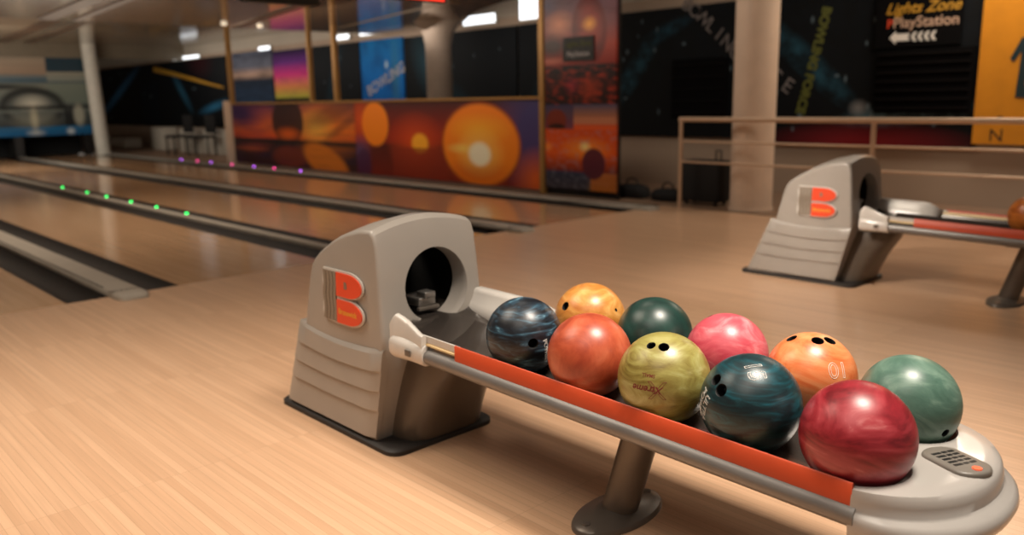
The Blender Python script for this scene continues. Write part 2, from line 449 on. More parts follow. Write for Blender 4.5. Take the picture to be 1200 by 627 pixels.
mD = mural('poster_sun_balloon', [(0, (120, 90, 60)), (.28, (50, 60, 90)), (.32, (130, 40, 18)), (.6, (226, 88, 22)), (1, (206, 74, 24))], [('ell', .58, .68, .4, .22, 0, (255, 150, 40), 1, .9), ('ell', .58, .72, .1, .1, 0, (255, 232, 150), 1, 1), ('rect', 0, .62, 0, .27, (40, 46, 66), .8),
    ('noise', 12, 1, 1, .5, .65, (150, 150, 160), .3), ('rect', .66, 1, 0, .3, (200, 110, 30), .8), ('ell', .70, .44, .17, .27, 0, (86, 30, 48), .12, .97), ('ell', .03, .7, .1, .1, 0, (250, 150, 60), 1, .9)])
panel('poster', 7.2, 7.05, 5.96, 1.50, 2.6, mA, pil); panel('poster', 7.2, 7.05, 5.96, 1.06, 1.50, mB, pil)
panel('poster', 7.2, 7.05, 5.96, .78, 1.06, mC, pil); panel('poster', 7.2, 7.05, 5.96, .08, .78, mD, pil)
sg = panel('sign_plate', 7.185, 6.74, 6.27, 1.545, 1.81, M['black'], pil, thick=.013)
flat_text('sign_text', 'Lights Zone', .08, (7.185, 6.505, 1.73), (-1, 0, 0), (0, 0, 1), M['green_ink'], sg, shear=.3)
flat_text('sign_text', 'PlayStation', .078, (7.185, 6.505, 1.62), (-1, 0, 0), (0, 0, 1), M['grey_text'], sg, bold=.001)

# ------------------------------------------------------------------ right wall and its posters
S(box('wall_right', (9.0, -2.6, -.1), (9.15, 30, 3.4), M['wall'], origin=None))
S(box('wall_back', (-3.2, 30, -.1), (9.15, 30.15, 3.4), M['wall'], origin=None))
S(box('wall_left', (-3.35, -2.6, -.1), (-3.2, 30, 3.4), M['wall'], origin=None))
S(box('trim_3', (8.985, -2.6, 2.36), (9.0, 30, 3.4), M['wallwhite'], origin=None))

def P(name, ya, yb, z0, z1, base, ops, lab, cat='poster', X=8.942):
    mt_ = mural(name+'_print', base, ops, rough=.7); mt_.node_tree.nodes['Principled BSDF'].inputs['Specular IOR Level'].default_value = .2
    o = panel(name, X, ya, yb, z0, z1, mt_, None, thick=.04); tag(o, lab, cat); return o
dk = [(0, (7, 10, 13)), (1, (10, 16, 22))]
P('star_poster', 29, 19.35, .58, 2.27, dk, [('ell', .23, .55, .55, .05, 66, (66, 130, 180), 1, 1), ('ell', .72, .55, .03, .4, 10, (50, 110, 140), 1, .8), ('ell', .92, .3, .16, .06, 50, (50, 120, 160), 1, .9), ('rect', .42, .55, 0, .7, (6, 20, 34), .8), ('ell', .85, .95, .1, .3, 0, (60, 16, 22), 1, .7)]+stars(1, 10), 'dark starry wall panel with a blue streak, behind the far end of the lanes')
P('seascape_poster', 19.1, 17.05, .62, 2.29, [(0, (44, 66, 90)), (.45, (36, 54, 78)), (.62, (24, 38, 56)), (.70, (190, 156, 136)), (.8, (104, 108, 124)), (1, (86, 92, 110))], [('noise', 3, 1, 7, .45, .75, (14, 18, 28), .7)], 'grey-blue seascape poster above the left end of the partition')
P('sunset_poster', 16.98, 15.5, .62, 2.24, [(0, (8, 10, 14)), (.38, (8, 10, 14)), (.39, (180, 180, 70)), (.53, (224, 140, 84)), (.68, (214, 56, 130)), (.84, (104, 44, 130)), (1, (20, 14, 50))], [('noise', 3, 1, 3, .5, .8, (60, 20, 70), .4)], 'pink, purple and yellow sunset poster beside the seascape')
P('star_poster', 15.4, 13.62, .62, 2.24, dk, [('ell', .45, .55, .12, .7, -25, (20, 48, 60), 1, .8)]+stars(3, 5), 'narrow dark starry panel between the pink sunset poster and the blue one')
bl = P('blue_poster', 13.58, 12.25, .62, 2.24, [(0, (4, 76, 150)), (.5, (8, 104, 186)), (1, (12, 112, 180))], [('noise', 3, 1, 1, .45, .7, (6, 40, 90), .6), ('ell', .82, .6, .14, .6, 0, (60, 120, 130), 1, .6), ('ell', .62, .72, .05, .06, 0, (200, 220, 220), 1, 1)], 'bright blue poster with tilted white lettering, left of the grey column')
flat_text('lettering', 'BOWLING', .27, (8.942, 12.8, 1.52), (-1, 0, 0), (0, 0, 1), M['grey_text'], bl, tilt=.35, bold=.004)
P('star_poster', 12.2, 11.0, .62, 2.22, dk, [('ell', .5, .7, .3, .5, 40, (34, 70, 84), 1, .8)]+stars(5, 8), 'dark starry panel right of the blue poster, beside the grey column')
P('star_poster', 10.95, 9.35, .62, 2.22, dk, [('ell', .2, .2, .2, .4, 40, (20, 60, 74), 1, .7)]+stars(6, 3), 'nearly black panel right of the grey column')
P('star_poster', 9.3, 7.6, .62, 2.22, dk, [('ell', .45, .35, .3, .3, 0, (14, 70, 86), 1, .7), ('ell', .25, .9, .03, .12, 0, (50, 60, 60), 1, .8)], 'nearly black panel with a teal glow left of the poster pillar')
w1 = P('star_poster', 7.5, 5.42, .62, 2.22, dk, [('ell', .17, .48, .42, .09, 58, (46, 96, 116), 1, .95), ('ell', .42, .82, .25, .07, 25, (36, 80, 100), 1, .9), ('noise', 6, 2, 1.6, .42, .62, (7, 10, 13), .85), ('rect', .42, .86, 0, .55, (7, 8, 10), .8)]+stars(8, 14), 'dark starry poster with arched lettering, left of the round column')
for i, ch in enumerate('BOWLING'):
    flat_text('letter', ch, .23, (8.942, 6.28-i*.118, 2.24-.085*i-.003*i*i), (-1, 0, 0), (0, 0, 1), M['dim_text'], w1, tilt=-.6-.03*i, bold=.002)
w2 = P('star_poster', 5.38, 2.86, .55, 2.30, dk, [('ell', .27, .55, .5, .08, -52, (44, 92, 112), 1, .95), ('ell', .72, .2, .32, .08, 8, (110, 150, 165), 1, .95), ('noise', 6, 2, 1.4, .42, .62, (7, 10, 13), .85), ('ell', .55, .03, .5, .14, 0, (130, 30, 36), .8, .95), ('ell', .53, .24, .05, .06, 0, (150, 150, 150), 1, .8)]+stars(9, 16), 'wide dark starry poster with vertical green lettering, right of the round column')
for i, ch in enumerate('CE'):
    flat_text('letter', ch, .24, (8.942, 5.05-i*.17, 1.34-.12*i), (-1, 0, 0), (0, 0, 1), M['dim_text'], w2, tilt=-.6, bold=.002)
flat_text('green_lettering', 'BOWLING FORCE', .145, (8.942, 4.585, 1.48), (-1, 0, 0), (0, .23, -1), M['green_ink'], w2, bold=.008, tilt=math.pi/2*1.0)
# direction sign
sgn = panel('direction_sign', 8.90, 3.90, 3.06, 1.58, 2.30, M['matte_black'], None, thick=.03); tag(sgn, 'black direction sign with a white arrow pointing left, over the dark screen', 'sign')
flat_text('sign_text', 'Lights Zone', .15, (8.90, 3.44, 1.955), (-1, 0, 0), (0, 0, 1), M['gold_ink'], sgn, shear=.35, bold=.003)
flat_text('sign_text', 'PlayStation', .145, (8.90, 3.40, 1.815), (-1, 0, 0), (0, 0, 1), M['peach'], sgn, bold=.002)
bm = bmesh.new()
def yz(poly, x0, x1): add_prism(bm, [(p[0], p[1]) for p in poly], 'x', x0, x1)
az = 1.675
yz([(3.745, az), (3.68, az+.065), (3.68, az+.035), (3.54, az+.035), (3.56, az), (3.54, az-.035), (3.68, az-.035), (3.68, az-.065)], 8.896, 8.899)
for k in range(4):
    y = 3.53-k*.062
    yz([(y, az), (y-.03, az+.045), (y-.06, az+.045), (y-.03, az), (y-.06, az-.045), (y-.03, az-.045)], 8.896, 8.899)
bm_obj('arrow', bm, M['white_text'], sgn)
flat_text('sign_symbol', 'P', .12, (8.90, 3.75, 1.81), (-1, 0, 0), (0, 0, 1), M['red'], sgn, bold=.002)
# dark louvred boards
def louvre(ya, yb, z0, z1, n, lab):
    t = empty('slatted_screen', (8.9, (ya+yb)/2, z0)); tag(t, lab, 'screen')
    box('frame', (8.89, yb, z0), (8.93, ya, z1), M['matte_black'], t)
    for k in range(n):
        z = z0+(k+.5)*(z1-z0)/n
        box('slat', (8.865, yb+.03, z-.006), (8.89, ya-.03, z+.006), plainslat, t)
plainslat = plain('slat_dark', (20, 16, 15), .8, spec=.15)
louvre(3.86, 2.91, .92, 1.55, 7, 'black slatted board under the direction sign, left of the yellow banner')
louvre(6.45, 5.65, .85, 1.58, 5, 'black slatted board on the starry poster, left of the round column')
# yellow banner
bn = panel('yellow_banner', 8.88, 2.87, 1.2, .62, 2.6, plain('banner_yellow', (214, 138, 22), .5), None, thick=.02); tag(bn, 'tall yellow banner with a dark standing figure, at the right edge', 'banner')
bm = bmesh.new()
add_prism(bm, [(2.53, 1.06), (2.43, 1.05), (2.46, 1.2), (2.42, 1.33), (2.39, 1.2), (2.35, 1.05), (2.25, 1.05), (2.31, 1.25), (2.31, 1.45), (2.24, 1.38), (2.22, 1.43), (2.32, 1.60), (2.385, 1.63),
    (2.375, 1.66), (2.36, 1.70), (2.375, 1.75), (2.42, 1.775), (2.46, 1.75), (2.475, 1.70), (2.46, 1.66), (2.45, 1.63), (2.52, 1.60), (2.60, 1.42), (2.57, 1.38), (2.51, 1.48)], 'x', 8.874, 8.879)
bm_obj('printed_figure', bm, plain('figure_teal', (18, 44, 50), .6), bn)
flat_text('lettering', 'N', .17, (8.88, 2.66, .70), (-1, 0, 0), (0, 0, 1), M['bag'], bn)
flat_text('lettering', 'e', .13, (8.88, 2.64, .87), (-1, 0, 0), (0, 0, 1), M['bag'], bn)
# windows high in the wall
for i, (y, z, w, h) in enumerate(((17.36, 2.30, .5, .12), (14.24, 2.36, .55, .08), (13.1, 2.42, .95, .15), (10.2, 2.37, .75, .13), (9.08, 2.46, .38, .34), (21.6, 2.33, 1.6, .06))):
    fr = box('window_%d' % (i+1), (8.955, y-w/2-.04, z-h/2-.03), (8.98, y+w/2+.04, z+h/2+.03), M['wallwhite'], origin=None); tag(fr, kind='structure')
    box('pane', (8.945, y-w/2, z-h/2), (8.955, y+w/2, z+h/2), M['window'], fr)
# yellow pole hanging near the far wall
bm = bmesh.new(); add_tube(bm, [(8.84, 23.4, 2.10), (8.86, 22.3, 1.95), (8.90, 19.45, 1.53)], .03, radii=[.08, .06, .025])
tag(bm_obj('yellow_pole', bm, M['gold_ink'], origin=(8.85, 21.4, 1.8), smooth=40), 'tapered yellow pole slanting across the dark starry panel at the back left', 'pole')
# pale boxes and chair at the far wall
tag(box('white_cabinet', (8.2, 24.6, 0), (8.7, 27.0, .25), M['wallwhite'], bevel=.01), 'low white cabinet by the far wall next to the white column', 'cabinet')
tag(box('white_cabinet', (8.3, 22.0, 0), (8.7, 22.7, .58), M['wallwhite'], bevel=.01), 'upright white cabinet by the far wall, beyond the partition', 'cabinet')
tag(box('white_cabinet', (8.3, 17.0, 0), (8.7, 20.9, .56), M['wallwhite'], bevel=.01), 'long pale cabinet just beyond the left end of the mural partition', 'cabinet')
def chair(x, y, lab):
    t = empty('chair', (x, y, 0)); tag(t, lab, 'chair', None)
    box('seat', (x-.25, y-.25, .40), (x+.25, y+.25, .46), M['bag'], t, bevel=.015)
    box('backrest', (x+.2, y-.25, .5), (x+.25, y+.25, .9), M['bag'], t, bevel=.015)
    for a in (-.22, .22):
        for b in (-.22, .22): box('leg', (x+a-.015, y+b-.015, 0), (x+a+.015, y+b+.015, .40), M['black'], t)
chair(7.8, 19.6, 'black chair by the pale cabinet at the far end')
chair(7.9, 18.6, 'black chair closest to the left end of the mural partition')

# ------------------------------------------------------------------ columns
def column(x, y, r, h, mat, lab, base=True):
    t = empty('round_column', (x, y, 0)); tag(t, lab, 'column')
    bm = bmesh.new(); add_tube(bm, [(x, y, 0), (x, y, h)], r, seg=48); bm_obj('shaft', bm, mat, t, smooth=40)
    bm = bmesh.new(); add_tube(bm, [(x, y, 0), (x, y, .03)], r+.012, seg=48); bm_obj('collar', bm, mat, t, smooth=40)
column(7.40, 4.38, .205, 3.4, M['column'], 'thick round beige column behind the handrail')
bm = bmesh.new(); add_tube(bm, [(8.2, 10.3, 0), (8.2, 10.3, 1.95), (8.2, 10.3, 2.15), (8.2, 10.3, 2.31)], .2, seg=40, radii=[.2, .2, .24, .36])
tag(bm_obj('round_column', bm, plain('column_far', (128, 112, 98), .6), origin=(8.2, 10.3, 0), smooth=50), 'round grey column flaring at the ceiling, seen over the partition', 'column')
bm = bmesh.new(); add_tube(bm, [(6.70, 21.55, 0), (6.62, 21.55, 2.6)], .16, seg=32)
tag(bm_obj('round_column', bm, plain('column_white', (214, 208, 194), .6), origin=(6.7, 21.55, 0), smooth=50), 'slim white column at the far right end of the lanes', 'column')

# ------------------------------------------------------------------ handrail
hr = empty('handrail', (7.11, 3, 0)); tag(hr, 'pale metal handrail with two lower bars, behind the far ball return', 'handrail')
for y in (5.03, 3.07, 1.1, -.9):
    bm = bmesh.new(); add_tube(bm, [(7.11, y, 0), (7.11, y, .9)], .021, seg=16); bm_obj('post', bm, M['railpaint'], hr, smooth=40)
bm = bmesh.new(); add_tube(bm, [(7.11, 5.05, .90), (7.11, -2.4, .90)], .024, seg=16); bm_obj('top_rail', bm, M['railpaint'], hr, smooth=40)
for z in (.68, .475):
    bm = bmesh.new(); add_tube(bm, [(7.11, 5.03, z), (7.11, -2.4, z)], .011, seg=12); bm_obj('lower_bar', bm, M['railpaint'], hr, smooth=40)

# ------------------------------------------------------------------ bags
def blob_bag(name, x, y, rx, ry, h, lab, handle=True):
    t = empty(name, (x, y, 0)); tag(t, lab, 'bag')
    bm = bmesh.new(); rings = []
    for z, s in ((0, .92), (.06, 1), (.55, 1), (.85, .86), (.97, .6), (1, .3)):
        rings.append([(x+rx*s*math.copysign(abs(math.cos(a))**.6, math.cos(a)), y+ry*s*math.copysign(abs(math.sin(a))**.6, math.sin(a)), z*h) for a in [2*math.pi*k/24 for k in range(24)]])
    add_loft(bm, rings); bm_obj('body', bm, M['bag'], t, smooth=60)
    if handle:
        bm = bmesh.new(); add_tube(bm, [(x, y-ry*.4, h*.93), (x, y-ry*.3, h+.05), (x, y, h+.07), (x, y+ry*.3, h+.05), (x, y+ry*.4, h*.93)], .01, seg=8); bm_obj('handle', bm, M['black'], t, smooth=60)
blob_bag('duffel_bag', 7.55, 6.0, .12, .22, .15, 'low black bag on the floor at the foot of the poster pillar')
blob_bag('duffel_bag', 7.55, 5.50, .12, .19, .13, 'low black bag just left of the black suitcase')
sc_ = empty('suitcase', (7.5, 4.98, 0)); tag(sc_, 'tall black suitcase standing behind the handrail end', 'suitcase')
box('body', (7.38, 4.74, .03), (7.62, 5.22, .47), M['bag'], sc_, bevel=.04)
bm = bmesh.new(); add_tube(bm, [(7.5, 4.86, .46), (7.5, 4.86, .57), (7.5, 4.80, .57), (7.5, 4.80, .46)], .01, seg=8); bm_obj('handle', bm, M['black'], sc_, smooth=60)
for yy in (4.80, 5.16):
    for xx in (7.42, 7.58):
        bm = bmesh.new(); add_tube(bm, [(xx-.01, yy, .02), (xx+.01, yy, .02)], .02, seg=12); bm_obj('wheel', bm, M['black'], sc_, smooth=40)

# ------------------------------------------------------------------ lane end
def panel_y(name, Y, xa, xb, z0, z1, mat, parent=None, thick=.05):
    bm = bmesh.new(); add_box(bm, (xa, Y, z0), (xb, Y+thick, z1)); uvl = bm.loops.layers.uv.new('UVMap')
    for f in bm.faces:
        for l in f.loops: l[uvl].uv = ((l.vert.co.x-xa)/(xb-xa), (l.vert.co.z-z0)/(z1-z0))
    return bm_obj(name, bm, mat, parent, None if parent else ((xa+xb)/2, Y, z0))
mk = empty('masking_unit', (3, END, 0)); tag(mk, 'long pictorial board with a silvery dome over blue, above the dark pin decks', 'masking unit')
sky = [(0, (10, 84, 130)), (.11, (16, 100, 146)), (.13, (50, 56, 56)), (.3, (84, 90, 86)), (.5, (110, 116, 108)), (.66, (130, 132, 118)), (.7, (60, 88, 104)), (.76, (110, 120, 120)), (.8, (176, 146, 120)), (1, (158, 142, 122))]
def U(x): return (x-(-1.8))/(6.58+1.8)
dome = [('noise', 3, 1, 6, .45, .75, (60, 70, 74), .4),
        ('rect', U(5.72), 1, .82, 1, (14, 54, 70), .95), ('rect', U(5.72), 1, .70, .82, (150, 150, 134), .8), ('rect', U(5.72), 1, .42, .68, (120, 130, 116), .7),
        ('ell', U(4.5), .63, .14, .05, 0, (16, 20, 24), .6, .9),
        ('ell', U(5.35), .38, .090, .27, 0, (14, 18, 20), .2, .95), ('ell', U(5.35), .36, .076, .22, 0, (96, 100, 94), .3, .95), ('ell', U(5.35), .42, .05, .13, 0, (206, 200, 180), 1, 1),
        ('rect', 0, 1, .345, .385, (16, 20, 22), .85), ('rect', 0, 1, .30, .34, (110, 116, 108), .6), ('ell', U(5.35), .20, .07, .14, 0, (126, 126, 112), .8, .8),
        ('ell', U(5.35), .22, .014, .20, 0, (200, 190, 160), .8, .7), ('rect', U(6.0), U(6.2), .12, .34, (16, 20, 22), .8), ('ell', U(6.32), .26, .018, .18, 0, (170, 168, 150), .5, .9),
        ('ell', U(6.1), .05, .015, .06, 0, (220, 225, 220), 1, .9), ('ell', U(5.35), .04, .03, .05, 0, (190, 190, 180), 1, .9), ('ell', U(1.5), .5, .12, .4, 0, (120, 110, 96), .8, .8)]
panel_y('picture_board', END, -1.8, 6.58, .5, 2.28, mural('masking_print', sky, dome), mk)
box('side_post', (6.40, END+.05, 0), (6.56, END+.3, .5), M['gutter'], mk)
for x in (CX[1], CX[2]-.02, CX[3]): box('kickback', (x-.09, END+.05, 0), (x+.09, END+.9, .5), plain('kickback_dark', (34, 32, 30), .5), mk)
tag(box('pin_deck_dark_backdrop', (-1.8, END+1.0, 0), (6.58, END+1.05, .55), M['cavity']), 'black curtain standing in for the dark of the open pin decks under the pictorial board', 'backdrop')  # black sheet put where the pin deck opening is only dark
S(box('wall_lane_end', (-3.2, END+1.4, -.1), (6.6, END+1.5, 3.0), M['wall'], origin=None))
S(box('wall_soffit', (-3.2, END-.02, 2.28), (9.0, END+.1, 2.62), plain('soffit', (120, 108, 90), .5), origin=None))

# ------------------------------------------------------------------ ceiling
def slab(name, pts, z, t, mat):
    bm = bmesh.new(); add_prism(bm, pts, 'z', z, z+t); return S(bm_obj(name, bm, mat))
edge = [(7.12, 7.3), (7.25, 7.8), (7.6, 8.65), (8.0, 9.3), (8.45, 9.95), (8.98, 11.0)]
slab('ceiling', [(-3.2, 12.7), (-3.2, 7.3)]+edge+[(8.98, 12.7)], 2.31, .05, M['ceil'])
slab('ceiling_far', [(-3.2, 12.75), (8.98, 12.75), (8.98, 22), (-3.2, 22)], 2.60, .05, M['ceil2'])
S(box('trim_4', (-3.2, 12.7, 2.31), (8.98, 12.76, 2.6), M['ceil2'], origin=None))
slab('ceiling_upper', [(-3.2, -2.6), (9.1, -2.6), (9.1, 30), (-3.2, 30)], 3.4, .05, plain('upper_ceiling', (96, 84, 72), .7))
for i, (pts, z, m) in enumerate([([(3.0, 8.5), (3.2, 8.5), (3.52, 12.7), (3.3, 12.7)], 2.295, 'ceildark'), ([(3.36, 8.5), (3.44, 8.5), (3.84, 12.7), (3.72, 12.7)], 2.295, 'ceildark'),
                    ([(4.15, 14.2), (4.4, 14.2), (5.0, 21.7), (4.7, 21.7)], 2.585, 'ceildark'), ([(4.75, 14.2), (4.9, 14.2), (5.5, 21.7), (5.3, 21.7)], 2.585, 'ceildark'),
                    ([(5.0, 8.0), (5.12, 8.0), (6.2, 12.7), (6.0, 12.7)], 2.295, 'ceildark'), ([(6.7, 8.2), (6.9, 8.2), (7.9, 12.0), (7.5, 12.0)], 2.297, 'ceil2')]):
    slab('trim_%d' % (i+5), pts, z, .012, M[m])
# small round downlights
def down(x, y, z, lab):
    bm = bmesh.new(); add_tube(bm, [(x, y, z), (x, y, z-.03)], .042, seg=20)
    o = bm_obj('downlight', bm, glow('downlight_glow', (240, 226, 200), .8), origin=(x, y, z), smooth=40); tag(o, lab, 'light', 'downlights over the lanes')
for x, y in ((5.63, 12.1), (6.25, 12.2)): down(x, y, 2.31, 'small round white light on the glossy ceiling over the lanes')
# hanging screens
def monitor(x0, x1, y, z0, lab, mat, wtxt=None):
    t = empty('score_monitor', ((x0+x1)/2, y, z0)); tag(t, lab, 'monitor')
    box('housing', (x0, y, z0), (x1, y+.08, z0+.5), M['black'], t, bevel=.01)
    if mat: box('display', (x0+.04, y-.004, z0+.012), (x1-.04, y+.001, z0+.075), mat, t)
    box('bracket', ((x0+x1)/2-.03, y+.02, z0+.48), ((x0+x1)/2+.03, y+.06, 3.4), M['black'], t)
monitor(2.96, 3.60, 6, 1.885, 'black hanging screen cut by the top edge of the picture', None)
monitor(4.36, 4.90, 6, 1.985, 'hanging screen with a red lit display at the top edge', glow('red_display', (235, 50, 30), 1.6))

# ================================================================== ball return
RX, RY = 1.65, 2.13
def build_return(tagname):
    T = empty('ball_return', (RX, RY+.35, 0))
    # --- plinth
    def rrect(x0, x1, y0, y1, r, n=6):
        pts = []
        for cx, cy, a0 in ((x1-r, y1-r, 0), (x0+r, y1-r, 90), (x0+r, y0+r, 180), (x1-r, y0+r, 270)):
            for k in range(n+1):
                a = math.radians(a0+90*k/n); pts.append((cx+r*math.cos(a), cy+r*math.sin(a)))
        return pts
    bm = bmesh.new()
    rings = []
    for d, z in ((0, 0), (0, .014), (.006, .02), (.02, .021)):
        rings.append([(x, y, z) for x, y in rrect(1.425+d, 1.875-d, 2.10+d, 2.86-d, .05)])
    add_loft(bm, rings); bm_obj('plinth', bm, M['rubber'], T, smooth=40)
    # --- hood shell
    prof = [(2.225, .02), (2.20, .12), (2.165, .25), (2.135, .345), (2.131, .372), (2.137, .45), (2.150, .60), (2.160, .690), (2.172, .722), (2.190, .735), (2.243, .732), (2.32, .716), (2.38, .697), (2.434, .673), (2.48, .648), (2.51, .630), (2.54, .607), (2.557, .588), (2.570, .560), (2.581, .525), (2.600, .45), (2.618, .37), (2.64, .30), (2.67, .20), (2.70, .12), (2.725, .02)]
    cy = 2.40; cz = .36
    hw0 = .212
    def hw(z): return .200 if z < .05 else (.200+.017*(z-.05)/.32 if z < .37 else .217-.012*(z-.37)/.365)
    cols = []
    n = 14; r = .016
    us = []
    for k in range(6): a = math.pi/2*k/5; us.append((-1, r*(1-math.cos(a)) if 0 else r*(1-math.sin(a)), r*math.cos(a)))   # (side, inset-from-profile, inset from hw)
    rings = []
    def ring(x_off_side, ins, dx, t=None):
        pts = []
        for y, z in prof:
            h = hw(z)
            xx = (x_off_side*(h-dx)) if t is None else t*(h-r)
            dome = .036*(1-(xx/h)**2)*max(0, min(1, (z-.56)/.17))
            vy, vz = cy-y, cz-z
            L = math.hypot(vy, vz)
            k = ins/L
            pts.append((1.645+xx, y+vy*k, z+vz*k*(.8 if z > .03 else 0)+dome))
        return pts
    for k in range(6):
        a = math.pi/2*k/5; rings.append(ring(-1, r*(1-math.sin(a)), r*(1-math.cos(a)) if 0 else r*(1-math.cos(a))))
    # order: outermost side first
    side = []
    for k in range(6):
        a = math.pi/2*k/5
        side.append((r*(1-math.sin(a)), r*(1-math.cos(a))))
    rings = [ring(-1, i, d) for i, d in side]
    for k in range(1, 12): rings.append(ring(0, 0, 0, t=-1+2*k/12))
    rings += [ring(1, i, d) for i, d in side[::-1]]
    bm = bmesh.new(); add_loft(bm, rings)
    hood = bm_obj('hood', bm, M['hood'], T, smooth=28)
    # opening
    bm = bmesh.new(); ox, oz, orr = 1.665, .535, .124
    R1 = []
    for y, rr, m in ((1.9, orr+.010, 0), (2.139, orr+.010, 0), (2.150, orr+.003, 0), (2.163, orr, 0), (2.215, orr-.004, 0)):
        R1.append([(ox+rr*math.cos(a), y, oz+rr*math.sin(a)*1.0) for a in [2*math.pi*k/64 for k in range(64)]])
    add_loft(bm, R1)
    c1 = bm_obj('c1', bm, M['hood'])
    bm = bmesh.new(); add_box(bm, (1.475, 2.21, .36), (1.825, 2.52, .66)); c2 = bm_obj('c2', bm, M['cavity'])
    for c in (c1, c2): c.location = -T.location
    # cutters are in hood-local space: shift the meshes instead
    for c in (c1, c2): c.location = (0, 0, 0)
    bpy.context.view_layer.update()
    cut(hood, [c1, c2])
    hood.data.set_sharp_from_angle(angle=math.radians(28))
    # ball door mechanism inside
    mech = box('door_mechanism', (1.63, 2.20, .452), (1.70, 2.30, .482), M['steel'], hood, bevel=.004)
    box('latch', (1.645, 2.185, .480), (1.69, 2.235, .502), M['steel'], mech, bevel=.004)
    box('hinge', (1.622, 2.19, .440), (1.708, 2.205, .452), M['taupe'], mech, bevel=.002)
    # --- side cladding with stepped louvres (both sides)
    def front_y(z): 
        return 2.133+max(0, (.355-z))*.27
    def rear_y(z):
        return 2.648+(.37-z)*.47
    for sd in (-1, 1):
        bm = bmesh.new(); steps = [.03, .138, .213, .290, .366]
        rows = []
        for a, b in zip(steps, steps[1:]):
            rows += [(a, .014 if a > .04 else .012), (a+.004, .018), (b-.010, .010), (b-.0005, .0085 if b < .36 else .002)]
        rows.append((.370, -.004))
        inner = []; outer = []
        NC = 14
        for z, off in rows:
            row = []
            for k in range(NC+1):
                t = k/NC; e = 1-(max(0, abs(t-.5)-.46)/.04)**2*.8
                zt = z-(.020*math.sin(math.pi*t)*((z-.03)/.34)) - (.012*t*0)
                # front end sits a little lower than the rear one, as in the picture
                zt -= .012*(1-t)*((z-.03)/.34)
                yy = front_y(zt)+(rear_y(zt)-front_y(zt))*t
                row.append((1.645+sd*(hw(zt)+off*e), yy, zt))
            outer.append(row)
        V = [[bm.verts.new(p) for p in row] for row in outer]
        I = [[bm.verts.new((1.645+sd*(hw(.2)-.02), p[1], p[2])) for p in row] for row in outer]
        for a in range(len(V)-1):
            for k in range(NC): bm.faces.new((V[a][k], V[a][k+1], V[a+1][k+1], V[a+1][k]))
            bm.faces.new((V[a][0], V[a+1][0], I[a+1][0], I[a][0])); bm.faces.new((V[a][NC], V[a+1][NC], I[a+1][NC], I[a][NC]))
            for k in range(NC): bm.faces.new((I[a][k], I[a][k+1], I[a+1][k+1], I[a+1][k]))
        for k in range(NC):
            bm.faces.new((V[0][k], V[0][k+1], I[0][k+1], I[0][k])); bm.faces.new((V[-1][k], V[-1][k+1], I[-1][k+1], I[-1][k]))
        bm_obj('side_cladding', bm, M['hood'], T, smooth=30)
    # rear cladding
    bm = bmesh.new()
    add_prism(bm, [(2.60, .02), (2.60, .362), (rear_y(.35), .352), (rear_y(.29), .286), (rear_y(.28)-.008, .280), (rear_y(.21), .210), (rear_y(.205)-.008, .204), (rear_y(.138), .135), (rear_y(.13)-.008, .13), (rear_y(.03), .02)], 'x', 1.645-.205, 1.645+.205)
    bm_obj('rear_cladding', bm, M['hood'], T)
    # --- logo on each side
    for sd in (-1, 1):
        def sx(z, d): return 1.645+sd*(hw(z)+d)
        def plate(name, poly, d0, d1, mat, parent):
            bm = bmesh.new()
            A = [bm.verts.new((sx(z, d0), y, z)) for y, z in poly]; B = [bm.verts.new((sx(z, d1), y, z)) for y, z in poly]
            nn = len(poly)
            for i in range(nn): bm.faces.new((A[i], A[(i+1) % nn], B[(i+1) % nn], B[i]))
            bm.faces.new(A[::-1]); bm.faces.new(B)
            bmesh.ops.triangulate(bm, faces=[f for f in bm.faces if len(f.verts) > 4])
            return bm_obj(name, bm, mat, parent)
        def lobe(y0, y1, z0, z1, g=0.):
            h = (z1-z0)/2; pts = [(y0, z0+g), (y0, z1-g)]
            L = (y0-y1)
            for k in range(15):
                a = math.pi/2-math.pi*k/14
                pts.append((y0-L*.45-(L*.55-g)*math.cos(a), (z0+z1)/2+(h-g)*math.sin(a)))
            return pts
        base = plate('logo', [(2.470, .588), (2.385, .588)]+lobe(2.385, 2.226, .497, .588)[2:]+[(2.385, .494)]+lobe(2.385, 2.226, .404, .494)[2:]+[(2.385, .404), (2.470, .410), (2.478, .44), (2.468, .50), (2.476, .545)], .0, .006, M['pale'], T)
        for q in range(4):
            y = 2.468-q*.021
            plate('grey_bar', [(y, .582), (y-.017, .580), (y-.021, .54), (y-.015, .50), (y-.022, .45), (y-.017, .411), (y, .413), (y-.005, .45), (y+.002, .50), (y-.004, .54)], .006, .009, M['grey_bars'], base)
        lo = plate('red_lobe', lobe(2.383, 2.232, .500, .583, .0015), .006, .010, M['red'], base)
        l2 = plate('red_lobe', lobe(2.383, 2.232, .408, .491, .0015), .006, .010, M['red'], base)
        n = (sd, 0, 0)
        flat_text('crown_mark', 'B', .032, (sx(.54, .010), 2.325, .541), n, (0, 0, 1), M['grey_bars'], lo, lift=.001, bold=.0015)
        flat_text('lettering', 'Brunswick', .026, (sx(.45, .010), 2.316, .450), n, (0, 0, 1), M['yellow_ink'], l2, lift=.001, bold=.0008)
    # --- lift housing bulge under the tray
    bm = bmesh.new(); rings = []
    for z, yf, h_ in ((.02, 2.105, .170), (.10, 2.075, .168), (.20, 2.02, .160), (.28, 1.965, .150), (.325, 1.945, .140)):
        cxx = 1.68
        rings.append([(cxx+h_*math.copysign(abs(math.cos(a))**.45, math.cos(a)), 2.26+(2.26-yf)*math.copysign(abs(math.sin(a))**.55, math.sin(a)) if math.sin(a) < 0 else 2.26+.02*math.sin(a), z) for a in [2*math.pi*k/48 for k in range(48)]])
